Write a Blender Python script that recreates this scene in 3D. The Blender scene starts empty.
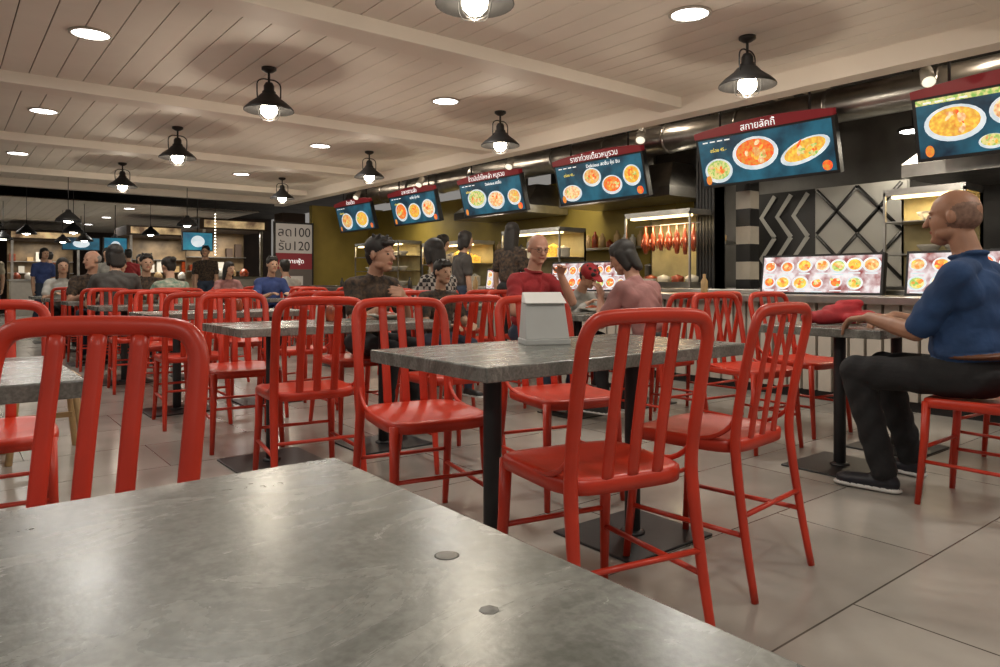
import bpy, bmesh, math, random
import numpy as np
from mathutils import Vector, Matrix, Euler
random.seed(7)
scene=bpy.context.scene
COL=scene.collection
V=Vector
# ------------------------------------------------------------ materials
def mat(name,col,rough=.5,metal=0,noise=0,nscale=8,bump=0,bscale=40,emit=0,ecol=None,col2=None,trans=0,coat=0):
    m=bpy.data.materials.new(name); m.use_nodes=True
    nt=m.node_tree; N=nt.nodes; L=nt.links
    b=N['Principled BSDF']
    b.inputs['Base Color'].default_value=(*col,1)
    b.inputs['Roughness'].default_value=rough
    b.inputs['Metallic'].default_value=metal
    if trans: b.inputs['Transmission Weight'].default_value=trans
    if coat: b.inputs['Coat Weight'].default_value=coat; b.inputs['Coat Roughness'].default_value=.15
    if emit:
        b.inputs['Emission Color'].default_value=(*(ecol or col),1)
        b.inputs['Emission Strength'].default_value=emit
    tc=N.new('ShaderNodeTexCoord')
    if noise or col2:
        n=N.new('ShaderNodeTexNoise'); n.inputs['Scale'].default_value=nscale; n.inputs['Detail'].default_value=6
        L.new(tc.outputs['Object'],n.inputs['Vector'])
        r=N.new('ShaderNodeValToRGB')
        c2=col2 or tuple(max(0,c*(1-noise)) for c in col)
        r.color_ramp.elements[0].position=.35; r.color_ramp.elements[0].color=(*c2,1)
        r.color_ramp.elements[1].position=.65; r.color_ramp.elements[1].color=(*col,1)
        L.new(n.outputs['Fac'],r.inputs['Fac']); L.new(r.outputs['Color'],b.inputs['Base Color'])
        if emit: L.new(r.outputs['Color'],b.inputs['Emission Color'])
    if bump:
        n2=N.new('ShaderNodeTexNoise'); n2.inputs['Scale'].default_value=bscale; n2.inputs['Detail'].default_value=5
        L.new(tc.outputs['Object'],n2.inputs['Vector'])
        bp=N.new('ShaderNodeBump'); bp.inputs['Strength'].default_value=bump; bp.inputs['Distance'].default_value=.01
        L.new(n2.outputs['Fac'],bp.inputs['Height']); L.new(bp.outputs['Normal'],b.inputs['Normal'])
    return m
RED=mat('chair_red_paint',(.62,.040,.015),.36,0,noise=.25,nscale=5,bump=.04,bscale=30)
BLACK=mat('black_metal',(.012,.012,.013),.45,bump=.05)
DARK=mat('dark_iron',(.035,.033,.032),.45,.6)
STEEL=mat('brushed_steel',(.5,.49,.47),.32,1,noise=.25,nscale=6)
DULL=mat('dull_screw_cap',(.24,.23,.21),.45,.3,noise=.4,nscale=90)
CEIL=mat('ceiling_plank_paint',(.83,.77,.69),.62,noise=.06,nscale=2)
BEAM=mat('beam_paint',(.80,.73,.65),.6,noise=.05,nscale=2)
WHITEP=mat('cream_paint',(.5,.46,.40),.5,noise=.1)
MUST=mat('mustard_wall_paint',(.32,.24,.045),.6,noise=.15,nscale=3)
GREYW=mat('grey_kitchen_wall',(.13,.125,.12),.5,noise=.3,nscale=3)
DCEIL=mat('dark_ceiling_paint',(.10,.085,.07),.8,noise=.4,nscale=2)
BROWNW=mat('dark_brown_wall',(.06,.035,.022),.7,noise=.4,nscale=2)
WOOD=mat('light_wood',(.5,.33,.15),.5,noise=.3,nscale=12)
PAPER=mat('grey_card',(.50,.52,.51),.5,noise=.06)
PAPERW=mat('white_paper',(.78,.78,.76),.6,noise=.03)
GLOWW=mat('warm_lamp_glass',(1,.9,.72),.4,emit=30,ecol=(1,.90,.72))
GLOWD=mat('downlight_diffuser',(1,1,1),.4,emit=16,ecol=(1,.97,.93))
GLASS=mat('cabinet_glass',(.9,.95,.95),.05,trans=.95)
WARMGL=mat('cabinet_warm_light',(1,.8,.4),.5,emit=5,ecol=(1,.75,.35))
def concrete():
    m=bpy.data.materials.new('table_concrete_laminate'); m.use_nodes=True
    nt=m.node_tree;N=nt.nodes;L=nt.links;b=N['Principled BSDF']
    tc=N.new('ShaderNodeTexCoord')
    mp=N.new('ShaderNodeMapping'); mp.inputs['Scale'].default_value=(1,2.0,1); mp.inputs['Rotation'].default_value=(0,0,.9)
    L.new(tc.outputs['Object'],mp.inputs['Vector'])
    n=N.new('ShaderNodeTexNoise'); n.inputs['Scale'].default_value=4.6; n.inputs['Detail'].default_value=12; n.inputs['Roughness'].default_value=.66; n.inputs['Distortion'].default_value=1.0
    L.new(mp.outputs['Vector'],n.inputs['Vector'])
    r=N.new('ShaderNodeValToRGB')
    e=r.color_ramp.elements; e[0].position=.32; e[0].color=(.085,.092,.080,1); e[1].position=.70; e[1].color=(.25,.252,.230,1)
    mid=e.new(.5); mid.color=(.155,.16,.145,1)
    L.new(n.outputs['Fac'],r.inputs['Fac'])
    n3=N.new('ShaderNodeTexNoise'); n3.inputs['Scale'].default_value=130; n3.inputs['Detail'].default_value=4
    L.new(tc.outputs['Object'],n3.inputs['Vector'])
    r3=N.new('ShaderNodeValToRGB'); r3.color_ramp.elements[0].position=.38; r3.color_ramp.elements[0].color=(.33,.33,.33,1); r3.color_ramp.elements[1].position=.62; r3.color_ramp.elements[1].color=(.67,.67,.67,1)
    L.new(n3.outputs['Fac'],r3.inputs['Fac'])
    mx=N.new('ShaderNodeMix'); mx.data_type='RGBA'; mx.blend_type='OVERLAY'; mx.inputs[0].default_value=.5
    L.new(r.outputs['Color'],mx.inputs[6]); L.new(r3.outputs['Color'],mx.inputs[7])
    L.new(mx.outputs[2],b.inputs['Base Color'])
    mr=N.new('ShaderNodeMapRange'); mr.inputs['To Min'].default_value=.20; mr.inputs['To Max'].default_value=.34
    L.new(n.outputs['Fac'],mr.inputs['Value']); L.new(mr.outputs['Result'],b.inputs['Roughness'])
    bp=N.new('ShaderNodeBump'); bp.inputs['Strength'].default_value=.07; bp.inputs['Distance'].default_value=.003
    L.new(n3.outputs['Fac'],bp.inputs['Height']); L.new(bp.outputs['Normal'],b.inputs['Normal'])
    return m
CONC=concrete()
def floor_mat():
    m=bpy.data.materials.new('floor_tiles'); m.use_nodes=True
    nt=m.node_tree;N=nt.nodes;L=nt.links;b=N['Principled BSDF']
    g=N.new('ShaderNodeNewGeometry')
    mp=N.new('ShaderNodeMapping'); mp.inputs['Location'].default_value=(.24,.18,0)
    L.new(g.outputs['Position'],mp.inputs['Vector'])
    br=N.new('ShaderNodeTexBrick'); br.offset=.5; br.inputs['Scale'].default_value=1
    br.inputs['Brick Width'].default_value=1.2; br.inputs['Row Height'].default_value=.6
    br.inputs['Mortar Size'].default_value=.0035; br.inputs['Mortar Smooth'].default_value=.2
    br.inputs['Color1'].default_value=(.41,.385,.345,1); br.inputs['Color2'].default_value=(.34,.318,.285,1)
    br.inputs['Mortar'].default_value=(.09,.078,.065,1)
    L.new(mp.outputs['Vector'],br.inputs['Vector'])
    n=N.new('ShaderNodeTexNoise'); n.inputs['Scale'].default_value=1.7; n.inputs['Detail'].default_value=9
    L.new(g.outputs['Position'],n.inputs['Vector'])
    mr=N.new('ShaderNodeMapRange'); mr.inputs['From Min'].default_value=.3; mr.inputs['From Max'].default_value=.7; mr.inputs['To Min'].default_value=.75; mr.inputs['To Max'].default_value=1.15
    L.new(n.outputs['Fac'],mr.inputs['Value'])
    hv=N.new('ShaderNodeHueSaturation'); L.new(mr.outputs['Result'],hv.inputs['Value']); L.new(br.outputs['Color'],hv.inputs['Color'])
    L.new(hv.outputs['Color'],b.inputs['Base Color'])
    b.inputs['Roughness'].default_value=.22
    bp=N.new('ShaderNodeBump'); bp.inputs['Strength'].default_value=.3; bp.inputs['Distance'].default_value=.003; bp.invert=True
    L.new(br.outputs['Fac'],bp.inputs['Height']); L.new(bp.outputs['Normal'],b.inputs['Normal'])
    return m
FLOOR=floor_mat()
def checker(name,c1,c2,scale):
    m=bpy.data.materials.new(name); m.use_nodes=True
    nt=m.node_tree;N=nt.nodes;L=nt.links;b=N['Principled BSDF']
    tc=N.new('ShaderNodeTexCoord'); c=N.new('ShaderNodeTexChecker'); c.inputs['Scale'].default_value=scale
    c.inputs['Color1'].default_value=(*c1,1); c.inputs['Color2'].default_value=(*c2,1)
    L.new(tc.outputs['Object'],c.inputs['Vector']); L.new(c.outputs['Color'],b.inputs['Base Color']); b.inputs['Roughness'].default_value=.85
    return m
# ------------------------------------------------------------ mesh builder
class MB:
    def __init__(s): s.v=[];s.f=[];s.m=[];s.s=[]
    def add(s,vs,fs,mi=0,sm=False):
        o=len(s.v); s.v+= [tuple(x) for x in vs]
        for f in fs: s.f.append(tuple(i+o for i in f)); s.m.append(mi); s.s.append(sm)
    def box(s,x0,x1,y0,y1,z0,z1,mi=0):
        s.add([(x0,y0,z0),(x1,y0,z0),(x1,y1,z0),(x0,y1,z0),(x0,y0,z1),(x1,y0,z1),(x1,y1,z1),(x0,y1,z1)],
              [(0,3,2,1),(4,5,6,7),(0,1,5,4),(1,2,6,5),(2,3,7,6),(3,0,4,7)],mi)
    def tube(s,pts,rx,ry=None,n=10,mi=0,ref=(0,1,0),sm=True):
        pts=[V(p) for p in pts]; k=len(pts)
        if not isinstance(rx,(list,tuple)): rx=[rx]*k
        ry=ry if ry is not None else rx
        if not isinstance(ry,(list,tuple)): ry=[ry]*k
        ref=V(ref).normalized(); vs=[]
        for i,p in enumerate(pts):
            t=(pts[min(i+1,k-1)]-pts[max(i-1,0)]).normalized()
            r=ref if abs(t.dot(ref))<.97 else V((1,0,0))
            sd=t.cross(r).normalized(); nn=sd.cross(t).normalized()
            for j in range(n):
                a=2*math.pi*(j+.5)/n
                vs.append(p+sd*math.cos(a)*rx[i]+nn*math.sin(a)*ry[i])
        fs=[]
        for i in range(k-1):
            for j in range(n):
                fs.append((i*n+j,i*n+(j+1)%n,(i+1)*n+(j+1)%n,(i+1)*n+j))
        fs.append(tuple(range(n-1,-1,-1))); fs.append(tuple((k-1)*n+j for j in range(n)))
        s.add(vs,fs,mi,sm)
    def lathe(s,prof,c=(0,0,0),n=24,mi=0,sm=True,sx=1,sy=1):
        vs=[];fs=[]
        for r,z in prof:
            for j in range(n):
                a=2*math.pi*j/n; vs.append((c[0]+r*sx*math.cos(a),c[1]+r*sy*math.sin(a),c[2]+z))
        for i in range(len(prof)-1):
            for j in range(n):
                fs.append((i*n+j,i*n+(j+1)%n,(i+1)*n+(j+1)%n,(i+1)*n+j))
        if prof[0][0]>1e-4: fs.append(tuple(range(n-1,-1,-1)))
        if prof[-1][0]>1e-4: fs.append(tuple((len(prof)-1)*n+j for j in range(n)))
        s.add(vs,fs,mi,sm)
    def disc(s,c,rx,rz,y,mi,n=20,ang=0):   # disc in local XZ plane facing -Y
        vs=[]
        for j in range(n):
            a=2*math.pi*j/n; px=rx*math.cos(a); pz=rz*math.sin(a)
            vs.append((c[0]+px*math.cos(ang)-pz*math.sin(ang),y,c[1]+px*math.sin(ang)+pz*math.cos(ang)))
        s.add(vs,[tuple(range(n))],mi)
    def build(s,name,mats,parent=None,bevel=0,loc=None,rot=None):
        me=bpy.data.meshes.new(name); me.from_pydata(s.v,[],s.f)
        for m in mats: me.materials.append(m)
        me.polygons.foreach_set('material_index',s.m); me.polygons.foreach_set('use_smooth',s.s)
        me.update()
        o=bpy.data.objects.new(name,me); COL.objects.link(o)
        if parent: o.parent=parent
        if loc: o.location=loc
        if rot: o.rotation_euler=rot
        if bevel:
            b=o.modifiers.new('bevel','BEVEL'); b.width=bevel; b.segments=2; b.limit_method='ANGLE'; b.angle_limit=math.radians(50)
        return o
def empty(name,loc=(0,0,0),rot=(0,0,0)):
    e=bpy.data.objects.new(name,None); e.empty_display_size=.1; COL.objects.link(e); e.location=loc; e.rotation_euler=rot; return e
def catmull(P,n=5):
    P=[V(p) for p in P]; Q=[P[0]*2-P[1]]+P+[P[-1]*2-P[-2]]; out=[]
    for i in range(1,len(Q)-2):
        for j in range(n):
            t=j/n; a,b,c,d=Q[i-1],Q[i],Q[i+1],Q[i+2]
            out.append(.5*((2*b)+(c-a)*t+(2*a-5*b+4*c-d)*t*t+(3*b-a-3*c+d)*t**3))
    out.append(P[-1]); return out
# ------------------------------------------------------------ chair
def chair_mesh():
    m=MB()
    half=[(-.207,-.275,0),(-.200,-.235,.22),(-.194,-.205,.44),(-.194,-.211,.55),(-.196,-.236,.69),(-.196,-.256,.785),(-.193,-.266,.830),(-.178,-.272,.864),(-.145,-.276,.881),(-.06,-.278,.886)]
    full=half+[(-x,y,z) for x,y,z in half[::-1]]
    P=catmull(full,4)
    rx=[.013+.007*min(1,p.z/.4) for p in P]; ry=[.011+.003*min(1,p.z/.4) for p in P]
    m.tube(P,rx,ry,n=10,ref=(0,1,.15))
    for x in (-.080,0,.080):
        m.tube(catmull([(x,-.197,.455),(x,-.211,.55),(x,-.236,.69),(x,-.256,.785),(x,-.275,.878)],3),.0185,.006,n=8,ref=(0,1,.15))
    n=40; rings=[(0,.455),(.35,.457),(.65,.462),(.85,.469),(.95,.473),(1,.468),(1.01,.455),(1.0,.432),(.96,.430),(.3,.445),(0,.445)]
    vs=[];fs=[]
    def outline(a):
        c,s_=math.cos(a),math.sin(a); e=2/5.0
        x=.207*math.copysign(abs(c)**e,c); y=.205*math.copysign(abs(s_)**e,s_)
        if y<0: x*=1-.05*(-y/.2)
        return x,y
    for r,z in rings:
        for j in range(n):
            x,y=outline(2*math.pi*(j+.5)/n); vs.append((x*r,y*r,z-(.010*max(0,y*r/.2)**3)))
    for i in range(len(rings)-1):
        for j in range(n): fs.append((i*n+j,i*n+(j+1)%n,(i+1)*n+(j+1)%n,(i+1)*n+j))
    m.add(vs,fs,0,True)
    for sx in (-1,1):
        m.tube([(sx*.178,.175,.45),(sx*.182,.182,.28),(sx*.195,.205,0)],[.020,.018,.013],[.018,.016,.012],n=8)
        m.tube([(sx*.185,.188,.19),(sx*.197,-.235,.19)],.010,.008,n=8,ref=(0,0,1))
        m.tube(catmull([(sx*.196,-.02,.462),(sx*.197,-.12,.475),(sx*.196,-.19,.52),(sx*.194,-.216,.58)],3),.008,.008,n=6,ref=(1,0,0))
    m.tube([(-.184,.186,.25),(.184,.186,.25)],.010,.008,n=8,ref=(0,0,1))
    m.tube([(-.197,-.232,.25),(.197,-.232,.25)],.010,.008,n=8,ref=(0,0,1))
    o=m.build('dining_chair',[RED]); me=o.data; bpy.data.objects.remove(o); return me
CH=chair_mesh()
def chair(x,y,deg):
    o=bpy.data.objects.new('dining_chair',CH); COL.objects.link(o)
    o.location=(x,y,0); o.rotation_euler=(0,0,math.radians(deg)); return o
def table(x0,x1,y0,y1):
    m=MB(); yc=(y0+y1)/2
    m.box(x0,x1,y0,y1,.700,.742,0)
    for x in (x0+.27,x1-.27):
        m.lathe([(.030,.012),(.030,.69)],(x,yc,0),20,1)
        m.box(x-.14,x+.14,yc-.14,yc+.14,.688,.700,1)
        m.box(x-.23,x+.23,yc-.2,yc+.2,0,.010,1)
        m.lathe([(.05,.010),(.045,.02),(.03,.024)],(x,yc,0),20,1)
    return m.build('dining_table',[CONC,BLACK],bevel=.004)
# ------------------------------------------------------------ room
m=MB(); m.box(-9,11,-7,30,-.1,0); m.build('floor',[FLOOR])
EDGE=5.73; HC=2.75
m=MB(); x=-6.0
while x<EDGE-.02:
    m.box(x+.004,min(x+.196,EDGE),-5,14.8,HC,HC+.02,0); x+=.2
m.box(-6,EDGE,-5,14.8,HC+.012,HC+.03,1)
x=-6.0
while x<6.4:
    m.box(x+.004,x+.196,18,29,HC,HC+.02,0); x+=.2
m.box(-6,6.4,18,29,HC+.012,HC+.03,1)
m.build('ceiling',[CEIL,mat('plank_gap',(.12,.09,.07),.8)])
m=MB(); m.box(-9,11,-7,30,3.6,3.7); m.build('ceiling_dark_deck',[DCEIL])
i=1
for y in (-1.5,1.45,4.42,7.38,10.33,13.3):
    m=MB(); m.box(-6,EDGE-.1,y-.13,y+.13,HC-.10,HC+.005); m.build('trim_%d'%i,[BEAM],bevel=.006); i+=1
m=MB(); m.box(EDGE-.11,EDGE+.09,-5,14.9,HC-.16,HC+.12); m.build('trim_%d'%i,[BEAM],bevel=.006); i+=1
m=MB(); m.box(-6,EDGE-.11,14.72,14.9,HC-.12,HC+.12); m.build('trim_%d'%i,[BEAM],bevel=.006); i+=1
m=MB(); m.box(8.4,8.5,-5,9.2,0,3.6); m.build('wall_right',[GREYW])
m=MB(); m.box(8.0,8.4,6.2,15.2,0,2.6); m.build('wall_right_mustard',[MUST])
m=MB(); m.box(6.6,8.4,15.2,15.35,0,2.7); m.build('wall_end_mustard',[MUST])
m=MB(); m.box(-9,11,29.5,29.6,0,3.6); m.build('wall_far',[BROWNW])
# ------------------------------------------------------------ lamps
def pendant(x,y):
    e=empty('pendant_lamp',(x,y,HC)); m=MB()
    m.lathe([(.0,0),(.06,0),(.06,-.02),(.03,-.04),(.01,-.045),(.01,-.12),(.028,-.125),(.042,-.15),(.042,-.19),(.055,-.2),(.055,-.215),(.07,-.225),(.10,-.26),(.165,-.31),(.2,-.345),(.203,-.36),(.198,-.36),(.16,-.322),(.095,-.27),(.06,-.25),(0,-.24)],n=28,mi=0)
    for sx in (-1,1):
        m.tube(catmull([(0,0,-.10),(sx*.05,0,-.10),(sx*.095,0,-.13),(sx*.10,0,-.2),(sx*.095,0,-.27)],3),.006,n=6,mi=0)
    for a in range(6):
        c,s_=math.cos(a*math.pi/3),math.sin(a*math.pi/3)
        m.tube(catmull([(c*.08,s_*.08,-.26),(c*.095,s_*.095,-.35),(c*.07,s_*.07,-.425),(0,0,-.44)],3),.0025,n=5,mi=0)
    m.build('shade',[DARK],parent=e)
    m=MB(); m.lathe([(0,-.418),(.035,-.410),(.062,-.38),(.068,-.345),(.055,-.30),(.02,-.26),(0,-.255)],n=18,mi=0)
    m.build('bulb',[GLOWW],parent=e)
    l=bpy.data.lights.new('bulb_light','POINT'); l.energy=PEND; l.color=(1,.88,.70); l.shadow_soft_size=.05
    lo=bpy.data.objects.new('bulb_light',l); COL.objects.link(lo); lo.parent=e; lo.location=(0,0,-.49)
PEND=15; DOWN=17
for y in (-.02,2.93,5.82,8.7,11.83):
    for x in (2.15,4.6): pendant(x,y)
def downlight(x,y,z=HC,light=True,r=.12):
    e=empty('recessed_downlight',(x,y,z)); m=MB()
    m.lathe([(r+.02,0),(r+.02,-.012),(r,-.014),(r,0)],n=28,mi=1); m.lathe([(0,-.006),(r,-.006),(r,-.002)],n=28,mi=0)
    m.build('diffuser',[GLOWD,WHITEP],parent=e)
    if light:
        l=bpy.data.lights.new('downlight_light','AREA'); l.shape='DISK'; l.size=.24; l.energy=DOWN; l.color=(1,.95,.87)
        lo=bpy.data.objects.new('downlight_light',l); COL.objects.link(lo); lo.parent=e; lo.location=(0,0,-.03)
for y in (-.02,2.91,5.8,8.72,11.8): 
    for x in (.85,3.9): downlight(x,y)
for y in (-2.9,-.02,2.9,6): downlight(-2.2,y)
for y in (19,22,25):
    for x in (.6,3.6): downlight(x,y,light=(y!=25))
def dome(x,y,z):
    e=empty('dome_pendant_lamp',(x,y,z)); m=MB()
    m.lathe([(0,.2),(.03,.2),(.05,.16),(.10,.12),(.17,.05),(.19,0),(.18,0),(.15,.05),(.09,.11),(0,.13)],n=20,mi=0)
    m.tube([(0,0,.18),(0,0,3.6-z if 14.9<y<18 else HC-z)],.006,n=6,mi=0)
    m.lathe([(0,-.02),(.06,.0),(.08,.04),(.05,.1),(0,.11)],n=12,mi=1)
    m.build('shade',[BLACK,GLOWW],parent=e)
for x,y,z in ((1.62,13.2,1.93),(1.4,17.4,1.95),(1.1,19.0,1.9),(3.6,13.9,2.0),(3.6,16.8,1.98),(3.4,19.6,1.95),(2.4,20.5,1.95),(.7,15.2,1.95),(2.0,15.6,1.9),(2.6,18.6,1.9)): dome(x,y,z)
# ------------------------------------------------------------ counters & stalls
e=empty('food_counter')
m=MB(); y=-3.0
m.box(5.72,6.35,-3,14.6,.0,.80,0)
while y<14.5:
    m.box(5.66,5.72,y,y+.105,.08,.80,0); y+=.13
m.build('slatted_front',[WHITEP],parent=e)
m=MB(); m.box(5.55,6.45,-3.05,14.7,.80,.86,0); m.box(6.28,6.42,-3,14.6,.86,.90,0); m.build('steel_top',[STEEL],parent=e,bevel=.006)
m=MB(); m.box(5.70,5.74,-3,14.6,0,.08,0); m.build('plinth',[BLACK],parent=e)
e=empty('kitchen_back_counter')
m=MB(); m.box(7.3,7.98,-3,14.6,0,.9,0); m.build('cabinet',[STEEL],parent=e,bevel=.005)
def em(name,c,c2=None,s=1.0,nscale=14): return mat(name,c,.4,emit=s*1.3,col2=c2,nscale=nscale)
NAVY=em('screen_navy',(.012,.09,.14),(.003,.012,.025),.8,3)
PLATE=em('picture_plate_white',(.55,.60,.62),(.35,.42,.46),.9,9)
FOODS=[em('food_red',(.75,.06,.015),(.42,.22,.03),.9,30),em('food_yellow',(.75,.45,.06),(.45,.22,.03),.9,30),em('food_brown',(.42,.18,.05),(.65,.42,.16),.9,35),em('food_green',(.16,.34,.06),(.6,.5,.22),.9,35),em('food_cream',(.75,.6,.35),(.5,.22,.08),.9,30)]
TXTW=mat('sign_text_white',(.85,.85,.83),.5,emit=.9)
REDSIGN=mat('banner_red',(.24,.012,.018),.4,emit=.3)
TXTY=mat('sign_text_yellow',(.9,.7,.1),.5,emit=.8)
def text(body,size,loc,parent,m,rot=(math.pi/2,0,0),name='lettering'):
    c=bpy.data.curves.new(name,'FONT'); c.body=body; c.size=size; c.align_x='CENTER'; c.align_y='CENTER'; c.extrude=.001
    c.materials.append(m); o=bpy.data.objects.new(name,c); COL.objects.link(o); o.parent=parent; o.location=loc; o.rotation_euler=rot; return o
NAMES=['ข้าวสวย','สกายลัคกี้','ราชาก๋วยเตี๋ยวหมูรวม','ข้าวมันไก่ไหหลำ หมูรวม','อาหารตามสั่ง','ก๋วยเตี๋ยว']
LAY=[[(-.46,.02,.23,.15,1),(-.02,.06,.19,.13,4),(-.20,-.17,.10,.06,3),(.42,-.08,.24,.15,2),(.10,-.17,.10,.06,0)],
     [(-.53,-.10,.17,.13,3),(-.08,.03,.26,.17,0),(.45,-.02,.27,.11,1)],
     [(-.50,-.12,.18,.11,4),(-.10,.05,.16,.12,2),(.22,-.08,.17,.12,0),(.56,.0,.14,.13,1)],
     [(-.35,.0,.24,.15,3),(.12,-.06,.2,.14,4),(.55,-.05,.15,.12,2)],
     [(-.42,-.03,.2,.17,0),(.02,-.05,.2,.15,1),(.48,-.03,.2,.16,4)],
     [(-.35,-.05,.24,.17,2),(.3,-.05,.26,.17,1)]]
def tv(yc,idx):
    e=empty('menu_screen',(6.6,yc,2.27),(math.radians(14),0,math.radians(-90)))
    W,H=.77,.275; m=MB()
    m.box(-W,W,0,.07,-H,H,0)
    n=12; vs=[];fs=[]
    for j in range(n+1):
        x=-W+2*W*j/n; z=H+.105-.05*(x/W)**2
        vs+=[(x,-.02,H-.01),(x,-.02,z),(x,.05,H-.01),(x,.05,z)]
    for j in range(n):
        a=j*4; b=a+4
        fs+=[(a,b,b+1,a+1),(a+1,b+1,b+3,a+3),(a+2,a+3,b+3,b+2),(a,a+2,b+2,b)]
    fs+=[(0,1,3,2),(n*4,n*4+2,n*4+3,n*4+1)]
    m.add(vs,fs,1)
    m.box(-W+.03,W-.03,-.004,0,-H+.03,H-.03,2)
    rr=random.Random(idx)
    for q,(cx,cz,rx,rz,fi) in enumerate(LAY[idx%6]):
        ang=.3 if q==2 and idx==1 else 0
        m.disc((cx,cz),rx,rz,-.006,3,24,ang); m.disc((cx,cz+.01),rx*.84,rz*.8,-.008,4+fi,20,ang)
        for _ in range(12):
            a_=rr.uniform(0,6.28); q_=rr.uniform(.1,.6)
            m.disc((cx+math.cos(a_)*q_*rx,cz+.01+math.sin(a_)*q_*rz),rx*rr.uniform(.08,.2),rz*rr.uniform(.08,.22),-.010-.0003*_,4+rr.randint(0,4),9,rr.uniform(0,3))
    m.disc((.66,-.19),.05,.05,-.012,4,14); m.disc((-.66,-.19),.035,.05,-.012,4,14)
    if idx==0: m.box(-.74,.74,-.006,-.004,.20,.245,7)
    for k in range(4): m.box(-.68+k*.09,-.62+k*.09,-.008,-.004,.210,.222,9)
    for sx in (-.5,.5): m.tube([(sx,.04,H-.1),(sx,.04+.25,1.2)],.012,n=6,mi=0)
    m.build('panel',[BLACK,REDSIGN,NAVY,PLATE]+FOODS+[TXTW],parent=e)
    text(NAMES[idx%6],.10,(0 if idx else .1,-.025,H+.035),e,TXTW)
    text(('','','Delicious สดชื่น คุ้ม ชิม','Delicious สดชื่น','สดชื่น คุ้ม ชิม','')[idx%6],.062,(.12,-.008,.195),e,TXTW)
    if idx: text('อร่อย 45.-',.05,(-.5,-.008,.12),e,TXTY)
for i_,yc in enumerate((1.82,4.03,6.33,8.58,10.83,13.1)): tv(yc,i_)
DISPBG=em('display_background',(.16,.03,.03),(.5,.5,.52),1.1,9)
def display(y0,y1,z0=.86,h=.36,x=6.05,fac=1):
    W=(y1-y0)/2; e=empty('food_picture_lightbox',(x,(y0+y1)/2,z0),(math.radians(-8),0,math.radians(-90)))
    m=MB(); m.box(-W,W,0,.06,0,h,0); m.box(-W+.02,W-.02,-.003,0,.02,h-.02,1)
    rr=random.Random(int(y0*10)); 
    for r in range(2):
        cx=-W+.09
        while cx<W-.08:
            cz=.03+(h-.06)*(r+.5)/2+rr.uniform(-.008,.008); s_=rr.uniform(.75,1.08); f_=rr.choice((0,0,0,1,2,3,4))
            m.disc((cx,cz),.072*s_,.060*s_,-.006,2,16); m.disc((cx,cz),.056*s_,.046*s_,-.008,3+f_,14)
            for _ in range(6): m.disc((cx+rr.uniform(-.035,.035),cz+rr.uniform(-.027,.027)),.016,.012,-.010-.0004*_,3+rr.randint(0,4),8)
            m.box(cx-.05,cx+.05,-.0055,-.004,cz-.078,cz-.068,2)
            cx+=rr.uniform(.13,.17)
    m.build('panel',[BLACK,DISPBG,PLATE]+FOODS,parent=e)
display(2.62,3.72); display(1.3,2.45); display(5.3,6.65); display(7.0,8.0,h=.3)
DUCK=mat('roast_duck',(.36,.055,.012),.3,noise=.6,nscale=20,coat=.4)
BOWL=mat('white_ceramic',(.6,.57,.5),.25,noise=.04)
CABIN=mat('cabinet_interior',(.5,.42,.20),.5,noise=.3,nscale=5)
def cabinet(y0,y1,z0,z1,kind,x=6.5,d=.5):
    e=empty('glass_food_cabinet',(x,0,0)); m=MB(); t=.02
    for yy in (y0,y1-t):
        for xx in (0,d-t): m.box(xx,xx+t,yy,yy+t,z0,z1,0)
    m.box(0,d,y0,y1,z0,z0+.03,0); m.box(0,d,y0,y1,z1-.03,z1+.03,0); m.box(d-.02,d,y0,y1,z0,z1,2)
    m.box(.05,.12,y0+.05,y1-.05,z1-.05,z1-.03,3)
    nsh={'duck':1,'bowl':3,'pot':2}[kind]; hh=(z1-z0)/nsh
    for k in range(nsh):
        zz=z0+hh*k+.03
        if k: m.box(0,d,y0,y1,zz-.01,zz,0)
        if kind!='duck':
            yy=y0+.13
            while yy<y1-.1:
                if kind=='bowl':
                    m.lathe([(.04,0),(.09,.06),(.1,.08),(.09,.075),(0,.03)],(.18,yy,zz),18,4); m.lathe([(0,.06),(.08,.062)],(.18,yy,zz),14,5)
                else:
                    h_=random.uniform(.08,.2); m.lathe([(.08,0),(.09,.01),(.09,h_),(.10,h_+.01),(.08,h_+.01),(.0,h_+.05)],(.2,yy,zz),18,random.choice((0,4,5,6)))
                yy+=.21
    if kind=='duck':
        m.tube([(.2,y0,z1-.12),(.2,y1,z1-.12)],.008,n=6,mi=0)
        yy=y0+.10
        while yy<y1-.06:
            s_=random.uniform(.65,.85); t_=random.uniform(.55,.8)
            m.lathe([(0,-.02),(.014,-.03),(.018,-.10),(.05*t_,-.17*s_),(.062*t_,-.30*s_),(.05*t_,-.42*s_),(.02,-.48*s_),(0,-.485*s_)],(.2,yy,z1-.1),12,5,sx=.8)
            for sgn in (-1,1): m.tube([(.18,yy+sgn*.025,z1-.28),(.17,yy+sgn*.040,z1-.35),(.18,yy+sgn*.03,z1-.40)],[.012,.010,.006],n=6,mi=5)
            yy+=.115
        m.box(.1,.4,y0+.08,y1-.08,z0+.03,z0+.09,0)
        for k in range(4): m.lathe([(.07,0),(.08,.06),(0,.09)],(.25,y0+.16+k*.2,z0+.09),14,5 if k%2 else 4)
    m.build('frame',[STEEL,GLASS,CABIN,WARMGL,BOWL,DUCK if kind=='duck' else FOODS[1],DARK],parent=e)
    l=bpy.data.lights.new('cabinet_light','AREA'); l.shape='RECTANGLE'; l.size=.1; l.size_y=(y1-y0)*.8; l.energy=8; l.color=(1,.78,.46)
    lo=bpy.data.objects.new('cabinet_light',l); COL.objects.link(lo); lo.parent=e; lo.location=(.09,(y0+y1)/2,z1-.06); 
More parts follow.
